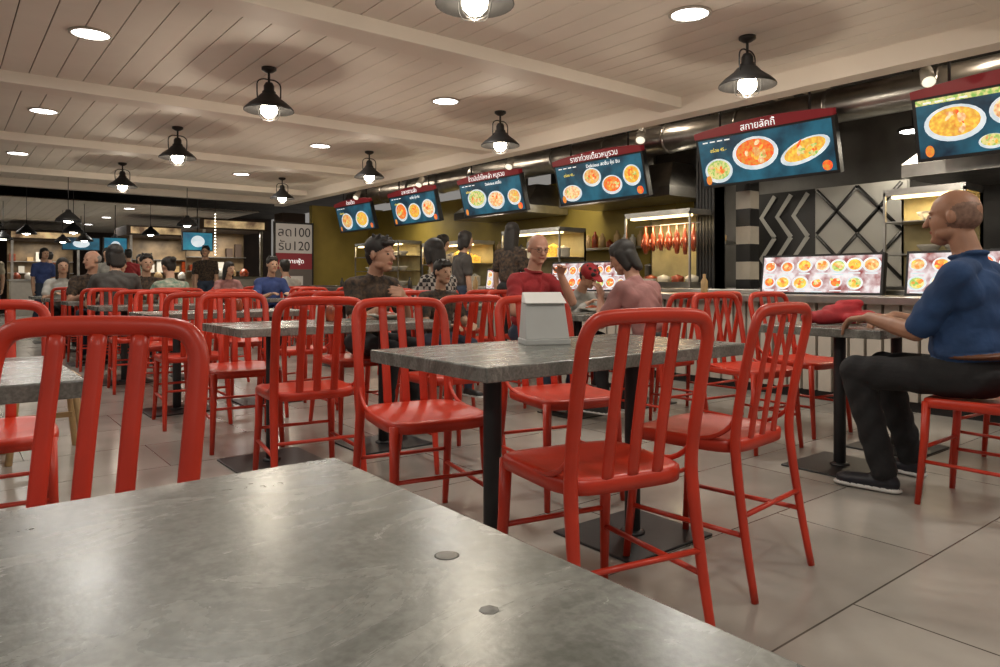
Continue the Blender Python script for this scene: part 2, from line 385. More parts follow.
cabinet(4.85,5.8,.88,1.76,'duck'); cabinet(6.95,8.2,.88,1.68,'pot'); cabinet(2.2,2.85,.9,1.76,'bowl',x=6.6,d=.4); cabinet(11.2,12.9,.88,1.7,'bowl'); cabinet(9.0,10.4,.88,1.6,'pot')
# zigzag / diamond partition
e=empty('diamond_pattern_partition',(7.6,0,0)); m=MB(); m.box(0,.06,3.05,4.75,.9,2.0,0)
m.box(-.004,0,4.0,4.75,.9,2.0,1)
for k in range(3):
    a=4.08+k*.2
    for q in range(2):
        z_=1.0+q*.48
        m.tube([(-.010,a,z_),(-.010,a+.17,z_+.24),(-.010,a,z_+.48)],.036,.004,n=4,mi=0,ref=(1,0,0),sm=False)
for k in range(2):
    a=3.1+k*.44
    for (ya,yb) in ((a,a+.44),(a+.44,a)):
        for z_ in (1.0,1.5): m.tube([(-.006,ya,z_),(-.006,yb,z_+.48)],.026,.005,n=4,mi=1,ref=(1,0,0))
m.build('panel',[mat('pale_panel',(.40,.40,.38),.5),BLACK],parent=e)
m=MB(); 
for k in range(10): m.box(7.15,7.33,4.52,4.70,.2+k*.2,.4+k*.2,k%2)
m.build('striped_column',[WHITEP,BLACK])
m=MB()
for k in range(6): m.box(6.9,7.1,4.82+k*.042,4.85+k*.042,0,2.6,0)
m.box(6.92,7.12,4.82,5.06,0,2.6,0); m.build('fluted_black_column',[BLACK])
def hood(y0,y1,x0=7.1,x1=8.3,z=1.95):
    m=MB(); m.add([(x0,y0,z),(x1,y0,z),(x1,y1,z),(x0,y1,z),(x0,y0,z+.12),(x1,y0,z+.12),(x1,y1,z+.12),(x0,y1,z+.12),(x0+.45,y0+.3,z+.5),(x1,y0+.3,z+.5),(x1,y1-.3,z+.5),(x0+.45,y1-.3,z+.5)],
      [(0,3,2,1),(0,1,5,4),(1,2,6,5),(2,3,7,6),(3,0,4,7),(4,5,9,8),(5,6,10,9),(6,7,11,10),(7,4,8,11),(8,9,10,11)],0)
    m.box(x0+.6,x1-.2,(y0+y1)/2-.25,(y0+y1)/2+.25,z+.5,3.6,0)
    m.build('range_hood',[STEEL])
hood(.6,2.9); hood(5.6,7.6,z=2.05,x1=7.95); hood(8.3,10.3,z=2.05,x1=7.95)
m=MB()
for k in range(26):
    yy=-1+k*.6+random.uniform(-.1,.1); r=random.uniform(.09,.17); h=random.uniform(.14,.32)
    if 2.8<yy<5.0: continue
    m.lathe([(r*.9,0),(r,.02),(r,h),(r*1.08,h+.01),(r*.9,h+.02),(0,h+.05)],(7.6,yy,.9),18,k%3)
m.build('cooking_pots',[STEEL,BOWL,DARK])
m=MB()
for yy0,yy1 in ((5.2,8.8),(9.2,12.8)):
    m.box(7.7,7.99,yy0,yy1,1.45,1.48,0)
    yy=yy0+.15
    while yy<yy1-.1:
        h=random.uniform(.1,.26); m.lathe([(.04,0),(.05,.01),(.05,h*.7),(.02,h*.85),(.02,h),(0,h)],(7.85,yy,1.48),10,random.randint(1,4)); yy+=.15
m.build('kitchen_shelf_bottles',[STEEL,DUCK,BOWL,WOOD,GREYW])
m=MB()
for k in range(22):
    yy=-.6+k*.62+random.uniform(-.1,.1)
    q=random.random()
    if any(a-.15<yy<b+.15 for a,b in ((2.62,3.72),(1.3,2.45),(5.3,6.65),(7,8))): continue
    if q<.5:
        for s_ in range(random.randint(2,6)): m.lathe([(.04,0),(.09,.03),(.1,.045),(.08,.04),(0,.02)],(6.0,yy,.86+s_*.02),16,0)
    else: m.lathe([(.03,0),(.035,.01),(.035,.12),(.015,.15),(.015,.19),(0,.19)],(6.0,yy,.86),12,1+int(q*10)%3)
m.build('counter_crockery',[BOWL,DUCK,DARK,WOOD])
# overhead services
m=MB()
for xx,zz,r in ((6.1,3.1,.03),(6.35,2.95,.04),(6.9,3.0,.05),(7.3,3.2,.03),(7.8,2.9,.04)):
    m.tube([(xx,-4,zz),(xx,15,zz)],r,n=10,mi=0)
m.tube([(7.0,-4,2.72),(7.0,14,2.72)],.17,n=20,mi=1)
for k in range(18): m.tube([(7.0,-3.5+k,2.72),(7.0,-3.47+k,2.72)],.182,n=20,mi=1)
for y in (.6,3.0,5.4,7.8,10.2,12.6):
    m.tube([(5.85,y,3.3),(8.4,y,3.3)],.04,n=8,mi=0)
    m.box(5.83,8.4,y+.9,y+.98,3.0,3.12,2)
    m.box(5.83,8.4,y+1.7,y+1.76,3.2,3.3,2)
m.box(6.15,6.45,-4,14,3.28,3.30,2); m.box(6.15,6.17,-4,14,3.28,3.36,2)
m.build('ceiling_pipes_and_ducts',[mat('pipe_paint',(.38,.33,.27),.5,noise=.2),STEEL,mat('truss_beige',(.5,.43,.34),.6)])
def spot(x,y,z):
    e=empty('track_spotlight',(x,y,z)); m=MB()
    m.tube([(0,0,0),(0,0,.5)],.008,n=6,mi=0)
    m.tube([(0,.03,.03),(-.1,-.03,-.09)],[.045,.055],n=14,mi=0,ref=(0,0,1)); m.tube([(-.1,-.03,-.09),(-.103,-.032,-.094)],.048,n=14,mi=1,ref=(0,0,1))
    m.build('head',[WHITEP,mat('dim_lens',(.8,.75,.6),.4,emit=1.2)],parent=e)
for y in (2.3,5.2,7.5,9.8,12): spot(6.15,y,2.62)
def kl(x,y,z,p,c=(1,.87,.66),s=.5):
    e=empty('kitchen_ceiling_light',(x,y,z)); m=MB(); m.lathe([(.13,0),(.13,.03),(0,.04)],n=20,mi=1); m.lathe([(0,-.002),(.11,-.002),(.11,.0)],n=20,mi=0)
    m.tube([(0,0,.03),(0,0,3.6-z)],.008,n=6,mi=1)
    m.build('fitting',[GLOWD,DARK],parent=e)
    l=bpy.data.lights.new('kitchen_light','AREA'); l.shape='DISK'; l.size=s; l.energy=p; l.color=c
    lo=bpy.data.objects.new('kitchen_light',l); COL.objects.link(lo); lo.parent=e; lo.location=(0,0,-.03)
for y in (.5,2.9,5.2,7.6,10,12.6): kl(7.35,y,2.42,14)
def truss_fill(x,y,z,p):  # added fill lamp and fitting, brightens the dark overhead structure; no known source
    e=empty('added_truss_fill',(x,y,z)); m=MB(); m.lathe([(.04,-.1),(.07,0),(.06,0),(0,-.03)],n=14,mi=0); m.tube([(0,0,-.1),(.12,0,-.1),(.12,0,.6)],.008,n=6,mi=0); m.build('fitting',[DARK],parent=e)
    l=bpy.data.lights.new('truss_fill_light','POINT'); l.energy=p; l.color=(1,.82,.62); l.shadow_soft_size=.08
    lo=bpy.data.objects.new('truss_fill_light',l); COL.objects.link(lo); lo.parent=e; lo.location=(0,0,.08)
for y in (2.0,5.6,9.4,12.8): truss_fill(6.6,y,2.98,13)
# promo poster
e=empty('promotion_poster',(6.1,15.0,1.5)); m=MB(); m.box(-.45,.45,0,.06,-.78,.78,0)
m.box(-.41,.41,-.004,0,.1,.74,1); m.box(-.41,.41,-.004,0,-.25,.1,2); m.box(-.41,.41,-.004,0,-.74,-.25,3); m.box(-.2,.2,-.008,-.004,-.6,-.4,1)
for sx in (-.4,.4): m.box(sx-.03,sx+.03,0,.06,-1.5,-.78,0)
m.build('board',[DARK,mat('poster_cream',(.5,.46,.42),.5,emit=.2),mat('poster_maroon',(.22,.02,.03),.5,emit=.2),mat('poster_dark',(.12,.10,.09),.5,emit=.1)],parent=e)
text('ลด100',.28,(0,-.01,.55),e,mat('poster_black_text',(.03,.02,.02),.5)); text('รับ120',.28,(0,-.01,.25),e,mat('poster_black_text',(.03,.02,.02),.5)); text('สกายฟู้ด',.13,(0,-.01,-.08),e,TXTW)
# far stalls
CANOPYGLOW=mat('stall_canopy_glow',(.7,.5,.25),.5,emit=.8,col2=(.12,.07,.04),nscale=3)  # emission on the canopy front strip, added to brighten the stall fronts
def stall(x0,x1,y,h=1.0,power=26):
    e=empty('market_stall',(0,y,0)); m=MB()
    m.box(x0,x1,0,.7,0,h,0); m.box(x0-.05,x1+.05,-.05,.75,h,h+.05,1); m.box(x0,x1,1.4,1.5,0,2.3,2); m.box(x0-.1,x1+.1,-.1,1.5,2.2,2.45,3)
    m.box(x0,x1,-.12,-.10,2.24,2.41,7)
    for xx in (x0,x1-.06): m.box(xx,xx+.06,0,.06,h,2.2,1)
    n=int((x1-x0)/.3)
    for k in range(n): m.lathe([(.06,0),(.1,.02),(.11,.1),(.05,.18),(0,.2)],(x0+.15+k*.3,.3,h+.05),12,4+k%3)
    for k in range(int((x1-x0)/.22)):
        hh=random.uniform(.12,.35); zz=random.choice((1.25,1.6)); m.box(x0+.05+k*.22,x0+.2+k*.22,1.25,1.38,zz,zz+hh,random.choice((0,4,5,6,3)))
    for zz in (1.25,1.6): m.box(x0,x1,1.2,1.4,zz-.02,zz,1)
    m.build('stand',[WHITEP,STEEL,mat('stall_back_panel',(.25,.17,.09),.5,noise=.6,nscale=3),BROWNW,DUCK,BOWL,WOOD,CANOPYGLOW],parent=e)
    l=bpy.data.lights.new('stall_light','AREA'); l.size=1; l.energy=power; l.color=(1,.92,.8)
    lo=bpy.data.objects.new('stall_light',l); COL.objects.link(lo); lo.parent=e; lo.location=((x0+x1)/2,.5,2.15)
stall(4.8,6.2,17.2,1.05,45); stall(3.9,6.0,20.5,1.0,40); stall(1.6,3.3,24.5,1,30); stall(-.8,1.2,25,1.0,26)
def far_screen(x,y,z,w,h,c):
    e=empty('hanging_screen',(x,y,z)); m=MB(); m.box(-w/2,w/2,0,.05,-h/2,h/2,0); m.box(-w/2+.02,w/2-.02,-.004,0,-h/2+.02,h/2-.02,1); m.disc((0,0),w*.22,h*.3,-.008,2)
    m.tube([(0,.03,h/2),(0,.03,(3.6 if 14.9<y<18 else HC)-z)],.01,n=6,mi=0)
    m.build('panel',[BLACK,c,PLATE],parent=e)
TEAL=em('screen_teal',(.02,.20,.27),(.01,.08,.15),.7,3)
far_screen(4.25,15.6,1.82,.62,.40,TEAL); far_screen(3.2,18.4,1.78,.5,.45,TEAL); far_screen(.6,22.4,2.1,1.1,.35,NAVY); far_screen(3.0,22,2.0,.9,.35,NAVY)
m=MB()
for k in range(14): m.lathe([(0,-.02),(.02,0),(0,.02)],(4.9,16.6,2.5-k*.07),8,0)
m.tube([(4.9,16.6,3.6),(4.9,16.6,1.55)],.005,n=5,mi=1); m.build('string_lights',[mat('small_bulb',(1,.9,.7),.4,emit=6),BLACK])
for x_,y_ in ((-.4,20.),(7.2,18.)):
    m=MB(); m.box(x_-.3,x_+.3,y_-.3,y_+.3,0,HC); m.build('pillar',[BROWNW])
# ------------------------------------------------------------ tables and chairs
table(-.85,.406,.13,.862); table(-.95,.27,1.9,2.6)
rowsY=[(1.5,2.15),(3.45,4.1),(5.4,6.05),(7.35,8.0),(9.3,9.95),(11.25,11.9),(13.2,13.85)]
for (a,b) in rowsY:
    table(1.14,2.36,a,b); table(3.45,4.67,a,b)
for (a,b) in [(3.85,4.5),(5.8,6.45),(7.75,8.4),(9.7,10.35)]: table(-1.0,.2,a,b)
chair(1.455,1.43,-11.5); chair(2.11,1.50,6)
chair(1.49,2.37,169); chair(2.24,2.38,168)
chair(1.39,3.28,-8); chair(2.2,3.26,-5); chair(1.42,4.3,172); chair(2.20,4.36,178)
chair(.070,1.322,180-38)
chair(.12,2.97,178)
chair(3.55,1.10,0); chair(4.35,1.24,-4); chair(3.8,2.4,172); chair(4.45,2.42,174)
chair(3.72,3.05,0); chair(4.4,3.25,0); chair(3.72,4.36,180); chair(4.42,4.32,180)
chair(2.95,4.5,180)
for i_,(a,b) in enumerate(rowsY[2:6]):
    for x in (1.4,2.12,3.75,4.4):
        chair(x+random.uniform(-.03,.03),a-.2+random.uniform(-.06,.03),random.uniform(-10,6))
        chair(x+random.uniform(-.03,.03),b+.2+random.uniform(-.03,.06),174+random.uniform(-8,8))
for (a,b) in [(3.85,4.5),(5.8,6.45),(7.75,8.4)]:
    for x in (-.1,):
        chair(x,a-.2 if a>4 else a-.1,random.uniform(-6,6)); chair(x,b+.2,180+random.uniform(-6,6))
m=MB(); m.box(.30,.62,4.55,4.87,.42,.45,0)
for a,b in ((.33,4.58),(.59,4.58),(.33,4.84),(.59,4.84)):
    m.tube([(a,b,.42),(a+(a-.46)*.35,b+(b-4.71)*.35,0)],.018,n=8,mi=0)
m.box(.32,.60,4.70,4.72,.2,.23,0); m.build('wooden_stool',[WOOD],bevel=.004)
# table-top objects
e=empty('napkin_dispenser',(1.755,1.96,.742),(0,0,math.radians(-26))); m=MB()
def frus(m,w0,d0,w1,d1,z0,z1,mi,dy=0):
    m.add([(-w0,-d0,z0),(w0,-d0,z0),(w0,d0,z0),(-w0,d0,z0),(-w1,-d1+dy,z1),(w1,-d1+dy,z1),(w1,d1+dy,z1),(-w1,d1+dy,z1)],[(0,3,2,1),(4,5,6,7),(0,1,5,4),(1,2,6,5),(2,3,7,6),(3,0,4,7)],mi)
frus(m,.085,.060,.085,.060,0,.02,0); frus(m,.082,.055,.074,.035,.02,.15,0,.018); frus(m,.078,.036,.074,.006,.15,.19,1,.034)
m.build('body',[PAPER,PAPERW],parent=e,bevel=.003)
m=MB(); m.lathe([(0,.0008),(.0085,.0008),(.0105,.0)],(.332,.492,.742),20,0); m.build('table_screw_cap',[DULL])
m=MB(); m.lathe([(0,.0003),(.007,.0003),(.0075,.0)],(.30,.392,.742),7,0); m.build('table_chipped_spot',[mat('chip_grey',(.24,.235,.215),.5,noise=.5,nscale=150)])
m=MB()
for (x,y) in ((1.7,3.8),(1.8,5.7),(4.0,5.75),(1.75,7.7),(4.0,7.6)):
    m.lathe([(.028,0),(.03,.01),(.026,.07),(.02,.09),(0,.1)],(x,y,.742),14,0); m.lathe([(.028,0),(.03,.01),(.026,.07),(.02,.09),(0,.1)],(x+.07,y+.02,.742),14,1)
m.build('condiment_shakers',[BOWL,DUCK])
m=MB()
for (x,y,t_) in ((3.75,3.55,0),(3.95,3.85,1),(4.25,3.6,0),(2.15,3.85,1)):
    m.lathe([(.05,0),(.08,.015),(.115,.03),(.11,.032),(.07,.02),(0,.018)],(x,y,.742),20,0); m.lathe([(.07,.022),(.05,.04),(0,.05)],(x,y,.742),12,1+t_)
m.build('dinner_plates',[BOWL,WOOD,DUCK])
# ------------------------------------------------------------ people
_bm=bmesh.new(); bmesh.ops.create_icosphere(_bm,subdivisions=2,radius=1); US=[v.co.copy() for v in _bm.verts]; _bm.free()
_bm=bmesh.new(); bmesh.ops.create_icosphere(_bm,subdivisions=3,radius=1); US3=[v.co.copy() for v in _bm.verts]; _bm.free()
I3=Matrix.Identity(3)
class Body:
    def __init__(s): s.p=[]
    def seg(s,a,b,ra,rb,lab,R=I3):
        if not isinstance(ra,(tuple,list)): ra=(ra,)*3
        if not isinstance(rb,(tuple,list)): rb=(rb,)*3
        s.p.append((V(a),V(b),ra,rb,lab,R))
    def ell(s,c,r,lab,R=I3): s.seg(c,c,r,r,lab,R)
    def mesh(s,name,vox,mats,smooth=3):
        vs=[];fs=[]
        for a,b,ra,rb,lab,R in s.p:
            bm=bmesh.new(); U=US3 if max(ra)>.05 else US
            for u in U: bm.verts.new(a+R@V((u.x*ra[0],u.y*ra[1],u.z*ra[2])))
            if (a-b).length>1e-6:
                for u in U: bm.verts.new(b+R@V((u.x*rb[0],u.y*rb[1],u.z*rb[2])))
            r=bmesh.ops.convex_hull(bm,input=bm.verts[:])
            loose=[v for v in bm.verts if not v.link_faces]
            if loose: bmesh.ops.delete(bm,geom=loose,context='VERTS')
            bmesh.ops.recalc_face_normals(bm,faces=bm.faces[:])
            bm.verts.index_update(); o=len(vs)
            vs+=[tuple(v.co) for v in bm.verts]; fs+=[tuple(v.index+o for v in f.verts) for f in bm.faces]; bm.free()
        me=bpy.data.meshes.new('tmp'); me.from_pydata(vs,[],fs); me.update()
        o=bpy.data.objects.new('tmp',me); COL.objects.link(o)
        rm=o.modifiers.new('r','REMESH'); rm.mode='VOXEL'; rm.voxel_size=vox
        sm=o.modifiers.new('s','SMOOTH'); sm.factor=.5; sm.iterations=smooth
        dg=bpy.context.evaluated_depsgraph_get(); dg.update()
        me2=bpy.data.meshes.new_from_object(o.evaluated_get(dg)); me2.name=name
        bpy.data.objects.remove(o); bpy.data.meshes.remove(me)
        n=len(me2.polygons); C=np.zeros(n*3); me2.polygons.foreach_get('center',C); C=C.reshape(-1,3)
        labs=list(mats.keys()); best=np.full(n,1e9); idx=np.zeros(n,dtype=np.int32)
        for a,b,ra,rb,lab,R in s.p:
            A=np.array(a);B=np.array(b);d=B-A;L2=d@d
            t=np.clip((C-A)@d/L2,0,1) if L2>1e-9 else np.zeros(n)
            q=(C-(A+t[:,None]*d))@np.array(R)
            rr=np.array(ra)[None]*(1-t[:,None])+np.array(rb)[None]*t[:,None]
            qn=np.sqrt(((q/rr)**2).sum(1)); dist=(qn-1)/np.maximum(qn,1e-6)*np.sqrt((q**2).sum(1))
            k=dist<best; best[k]=dist[k]; idx[k]=labs.index(lab)
        me2.materials.clear()
        for l in labs: me2.materials.append(mats[l])
        me2.polygons.foreach_set('material_index',idx); me2.polygons.foreach_set('use_smooth',[True]*n); me2.update()
        # cloth folds: push fabric vertices along normals with a ridged wave pattern
        fab=[labs.index(l) for l in ('shirt','pants') if l in labs]
        nv=len(me2.vertices); isf=np.zeros(nv,dtype=bool); nof=np.zeros(nv,dtype=bool)
        for p in me2.polygons:
            t_=isf if idx[p.index] in fab else nof
            for vi in p.vertices: t_[vi]=True
        isf&=~nof
        co=np.zeros(nv*3); me2.vertices.foreach_get('co',co); co=co.reshape(-1,3)
        nm=np.zeros(nv*3); me2.vertex_normals.foreach_get('vector',nm); nm=nm.reshape(-1,3)
        w_=np.sin(co[:,2]*46+6*np.sin(co[:,0]*11)+5*np.sin(co[:,1]*13+1))*.6+np.sin(co[:,0]*38+co[:,1]*30+4*np.sin(co[:,2]*15))*.4
        co[isf]+=nm[isf]*(w_[isf]*.0045)[:,None]
        me2.vertices.foreach_set('co',co.ravel()); me2.update()
        return me2
def ik(a,c,l1,l2,pole):
    a=V(a);c=V(c);d=c-a;L=min(d.length,(l1+l2)*.995); dn=d.normalized(); c=a+dn*L
    x=(l1*l1-l2*l2+L*L)/(2*L); h=math.sqrt(max(0,l1*l1-x*x))
    p=V(pole); p=(p-dn*p.dot(dn)).normalized(); return a+dn*x+p*h,c
def hand(B,w,d,palm,side,curl,sc=1,lab='skin'):
    d=V(d).normalized(); palm=V(palm); palm=(palm-d*palm.dot(d)).normalized(); inner=(d.cross(palm)*side).normalized()
    R=Matrix((inner,d,palm)).transposed()
    B.seg(w,w+d*.075*sc,(.026*sc,.018*sc,.017*sc),(.040*sc,.016*sc,.014*sc),lab,R)
    for k,(off,ln) in enumerate(((.030,.066),(.010,.076),(-.011,.070),(-.031,.054))):
        p=w+d*.08*sc+inner*off*sc; dd=(d+inner*off*3).normalized()
        for q,fr in enumerate((.45,.32,.23)):
            c=math.radians(curl*(1,.9,.6)[q]*(1+.08*k)); dd=(dd*math.cos(c)+palm*math.sin(c)).normalized()
            pn=p+dd*ln*fr*1.15*sc; r=(.0095,.0088,.0078)[q]*sc; B.seg(p,pn,r,r*.92,lab); p=pn
    p=w+d*.022*sc+inner*.026*sc; dd=(d*.65+inner*.7+palm*.25).normalized()
    p2=p+dd*.04*sc; B.seg(p,p2,.014*sc,.011*sc,lab); dd2=(d*.9+inner*.25+palm*.35).normalized(); B.seg(p2,p2+dd2*.032*sc,.0105*sc,.008*sc,lab)
def skinmat(c): return mat('skin',c,.5,noise=.15,nscale=18)
EYE=mat('eye_dark',(.03,.02,.015),.25)
SOLE=mat('shoe_sole_white',(.6,.6,.58),.6)
def person(name,x,y,deg,sc=1,pose='sit',lean=.04,sidelean=0,hands=None,hdirs=None,palms=None,curl=25,poles=None,look=(0,0,0),head_off=(0,0,0),
           shirt=None,pants=None,skin=(.5,.3,.2),haircol=(.015,.012,.01),hair='short',sleeve='short',vox=.009,belly=0,fem=False,feet=None,knees=None,shoe=(.02,.02,.02),belt=None,glasses=False,seat=.47,cap=None,hs=1.0,baggy=1.0,slv=.62,collar=False):
    B=Body(); W=.92 if fem else 1.0
    sit=pose=='sit'
    pz=seat+.09*sc if sit else .94*sc
    P=V((0,0,pz)); Nk=P+V((sidelean,lean,.50*sc-.25*abs(lean)))
    up=(Nk-P).normalized()
    q=V((0,0,1)).rotation_difference(up); Rt=q.to_matrix()
    B.ell(P,(.165*sc*W,.12*sc,.095*sc),'pants',Rt)
    if belt: B.ell(P+up*.085*sc,((.152)*sc*W+belly*.3,(.118)*sc+belly*.5,.022*sc),'belt',Rt)
    fwd=Rt@V((0,1,0))
    B.seg(P+up*.11*sc+fwd*belly*.6,P+up*.22*sc+fwd*belly*.6,(.150*sc*W+belly*.3,.112*sc+belly*.6,.08*sc),(.150*sc*W,.112*sc+belly*.5,.09*sc),'shirt',Rt)
    B.seg(P+up*.22*sc,P+up*.36*sc,(.145*sc*W,.11*sc,.1*sc),(.160*sc*W,.108*sc,.1*sc),'shirt',Rt)
    if fem: B.seg(P+up*.31*sc+fwd*.07*sc-Rt@V((.06,0,0)),P+up*.31*sc+fwd*.07*sc+Rt@V((.06,0,0)),.06*sc,.06*sc,'shirt')
    B.seg(Nk-up*.055*sc,Nk+up*.0,(.085*sc,.07*sc,.05*sc),(.064*sc,.062*sc,.024*sc),'shirt',Rt)
    if collar:
        B.seg(Nk+up*.012*sc-fwd*.012,Nk+up*.004*sc+fwd*.02,(.070*sc,.062*sc,.014*sc),(.066*sc,.060*sc,.012*sc),'shirt',Rt)
        B.seg(Nk+fwd*.088*sc-up*.05*sc,Nk+fwd*.105*sc-up*.16*sc,.012*sc,.012*sc,'shirt')
    hc=Nk+up*.175*sc+V((0,.03*sc,0))+V(head_off)
    Rh=Euler((math.radians(look[1]),math.radians(look[2]),math.radians(look[0])),'XYZ').to_matrix()
    hsc=sc*hs
    B.seg(Nk-up*.02*sc,hc+Rh@V((0,-.02,-.06))*hsc,.056*sc,.05*sc,'skin')
    for s in (-1,1):
        S=Nk+Rt@V((s*.175*sc*W,-.005,-.075*sc))
        B.seg(Nk+Rt@V((s*.05*sc,0,-.045*sc)),S,(.06*sc,.06*sc,.045*sc),.060*sc,'shirt')
        B.seg(S,P+up*.33*sc+Rt@V((s*.10*sc,0,0)),.058*sc,.08*sc,'shirt')
        hip=P+V((s*.085*sc,.02,-.005))
        l1,l2=.29*sc,.255*sc
        if hands is None: T=V((s*.21*sc,.06,.93*sc-.13)) if not sit else V((s*.13,.40,.80))
        else: T=V(hands[0 if s<0 else 1])
        pole=V((s*.5,-.4,-.8)) if poles is None else V(poles[0 if s<0 else 1])
        E,T=ik(S,T,l1,l2,pole)
        B.seg(S,E,.047*sc*W,.039*sc*W,'skin' if sleeve=='short' else 'shirt')
        if sleeve=='short': B.seg(S,S.lerp(E,slv),.061*sc,.060*sc,'shirt')
        else: B.seg(S,E,.056*sc,.047*sc,'shirt'); B.seg(E,E.lerp(T,.88),.046*sc,.036*sc,'shirt')
        B.seg(E,E.lerp(T,.4),.040*sc*W,.040*sc*W,'skin'if sleeve=='short' else 'shirt'); B.seg(E.lerp(T,.35),T,.039*sc*W,.027*sc*W,'skin')
        hd=(V(hdirs[0 if s<0 else 1]) if hdirs else ((T-E).normalized()+(V((-s*.25,.4,0)) if sit else V((0,.05,-.2)))))
        pm=(palms[0 if s<0 else 1] if palms else ((0,0,-1) if sit else (-s,0,0)))
        hand(B,T,hd,pm,s,curl,sc*(.92 if fem else 1))
        if sit:
            K=V((s*.11*sc,.43*sc,seat+.065*sc)) if knees is None else V(knees[0 if s<0 else 1])
            A=V((s*.12*sc,.43*sc-.05,max(.085*sc,seat+.065*sc-.42*sc-.0))) if feet is None else V(feet[0 if s<0 else 1])
        else:
            K=V((s*.09*sc,.02,.50*sc)); A=V((s*.095*sc,-.02,.085*sc))
            if feet: A=V(feet[0 if s<0 else 1])
        bg=baggy
        B.seg(hip,K,(.088*sc,.088*sc,.082*sc),.062*sc*bg,'pants'); B.seg(K,K.lerp(A,.35),.060*sc*bg,.056*sc*bg,'pants'); B.seg(K.lerp(A,.35),A+V((0,0,.01)),.056*sc*bg,.043*sc*bg*bg,'pants')
        fd=V((s*.12,1,0)).normalized()
        Rf=V((0,1,0)).rotation_difference(fd).to_matrix()
        B.seg(A+V((0,0,.0)),A-fd*.02*sc+V((0,0,-.045*sc)),.038*sc,(.037*sc,.05*sc,.038*sc),'shoe',Rf)
        B.seg(A-fd*.015*sc+V((0,0,-.045*sc)),A+fd*.14*sc+V((0,0,-.052*sc)),(.037*sc,.05*sc,.034*sc),(.043*sc,.06*sc,.028*sc),'shoe',Rf)
        B.seg(A-fd*.03*sc+V((0,0,-.074*sc)),A+fd*.15*sc+V((0,0,-.074*sc)),(.040*sc,.048*sc,.013*sc),(.047*sc,.062*sc,.013*sc),'sole',Rf)
    def H(*c): return hc+Rh@(V(c)*hsc)
    def r_(*r): return tuple(k*hsc for k in r)
    B.ell(H(0,-.012,.032),r_(.074,.094,.086),'skin',Rh)
    B.seg(H(0,.022,-.01),H(0,.048,-.082),r_(.063,.066,.075),r_(.034,.036,.030),'skin',Rh)
    B.seg(H(-.035,.02,-.06),H(.035,.02,-.06),r_(.025,.045,.03),r_(.025,.045,.03),'skin',Rh)
    B.seg(H(0,.084,.018),H(0,.106,-.022),r_(.009,.010,.012),r_(.015,.014,.010),'skin',Rh)
    B.seg(H(-.034,.073,.030),H(.034,.073,.030),r_(.014,.012,.007),r_(.014,.012,.007),'skin',Rh)
    B.seg(H(-.012,.083,-.052),H(.012,.083,-.052),r_(.013,.010,.0045),r_(.013,.010,.0045),'lips',Rh)
    B.ell(H(0,.078,-.088),r_(.018,.014,.013),'skin',Rh)
    for s in (-1,1):
        B.ell(H(s*.077,-.008,-.002),r_(.010,.018,.029),'skin',Rh)
        B.ell(H(s*.029,.0785,.010),r_(.0085,.008,.0038),'eye',Rh)
        B.seg(H(s*.018,.084,.031),H(s*.043,.074,.031),r_(.005,.004,.002),r_(.005,.004,.0015),'brow',Rh)
    if hair in('short','long','bun','bob'):
        B.ell(H(0,-.022,.050),r_(.083,.099,.086),'hair',Rh); B.ell(H(0,.0,.085),r_(.066,.075,.045),'hair',Rh)
        B.seg(H(0,-.06,.0),H(0,-.055,-.045),r_(.070,.045,.05),r_(.055,.035,.03),'hair',Rh)
        if hair=='short':
            B.seg(H(-.03,.055,.085),H(.035,.06,.08),r_(.035,.03,.022),r_(.03,.028,.022),'hair',Rh)
            for q_ in range(7):
                a_=q_*.9; B.seg(H(.045*math.cos(a_),.045*math.sin(a_),.10),H(.060*math.cos(a_+.4),.065*math.sin(a_+.4),.135-.008*(q_%3)),r_(.022,.022,.02),r_(.008,.008,.008),'hair',Rh)
    if hair=='fringe':
        B.seg(H(0,-.035,.0),H(0,-.045,.03),r_(.079,.076,.045),r_(.077,.074,.045),'hair',Rh)
    if hair=='stubble':
        B.seg(H(0,-.022,.03),H(0,-.03,-.01),r_(.0748,.086,.066),r_(.0735,.075,.05),'hair',Rh)
    if hair in('long','bob'):
        L=-.2 if hair=='long' else -.1
        B.seg(H(0,-.06,.0),H(0,-.075,L),r_(.085,.05,.06),r_(.075,.03,.04),'hair',Rh)
        for s in (-1,1): B.seg(H(s*.07,-.01,.03),H(s*.075,-.02,L*.8),r_(.022,.045,.04),r_(.015,.03,.03),'hair',Rh)
    if hair=='bun': B.ell(H(0,-.12,.07),r_(.04,.04,.04),'hair',Rh)
    if cap: 
        B.ell(H(0,-.01,.055),r_(.09,.105,.085),'cap',Rh); B.seg(H(0,.07,.055),H(0,.15,.045),r_(.07,.03,.006),r_(.05,.03,.005),'cap',Rh)
    bc=tuple(.5*a+.25*b for a,b in zip(haircol,skin))
    mats={'skin':skinmat(skin),'shirt':shirt,'pants':pants,'shoe':mat('shoe_leather',shoe,.5),'sole':SOLE,'hair':mat('hair',haircol,.6,noise=.4,nscale=60),'brow':mat('eyebrow',bc,.7),'lips':mat('lips',(skin[0]*.75,skin[1]*.5,skin[2]*.5),.45),'eye':EYE}
    if belt: mats['belt']=belt
    if cap: mats['cap']=cap
    me=B.mesh('body',vox,mats)
    e=empty(name,(x,y,0),(0,0,math.radians(deg)))
    o=bpy.data.objects.new('body',me); COL.objects.link(o); o.parent=e
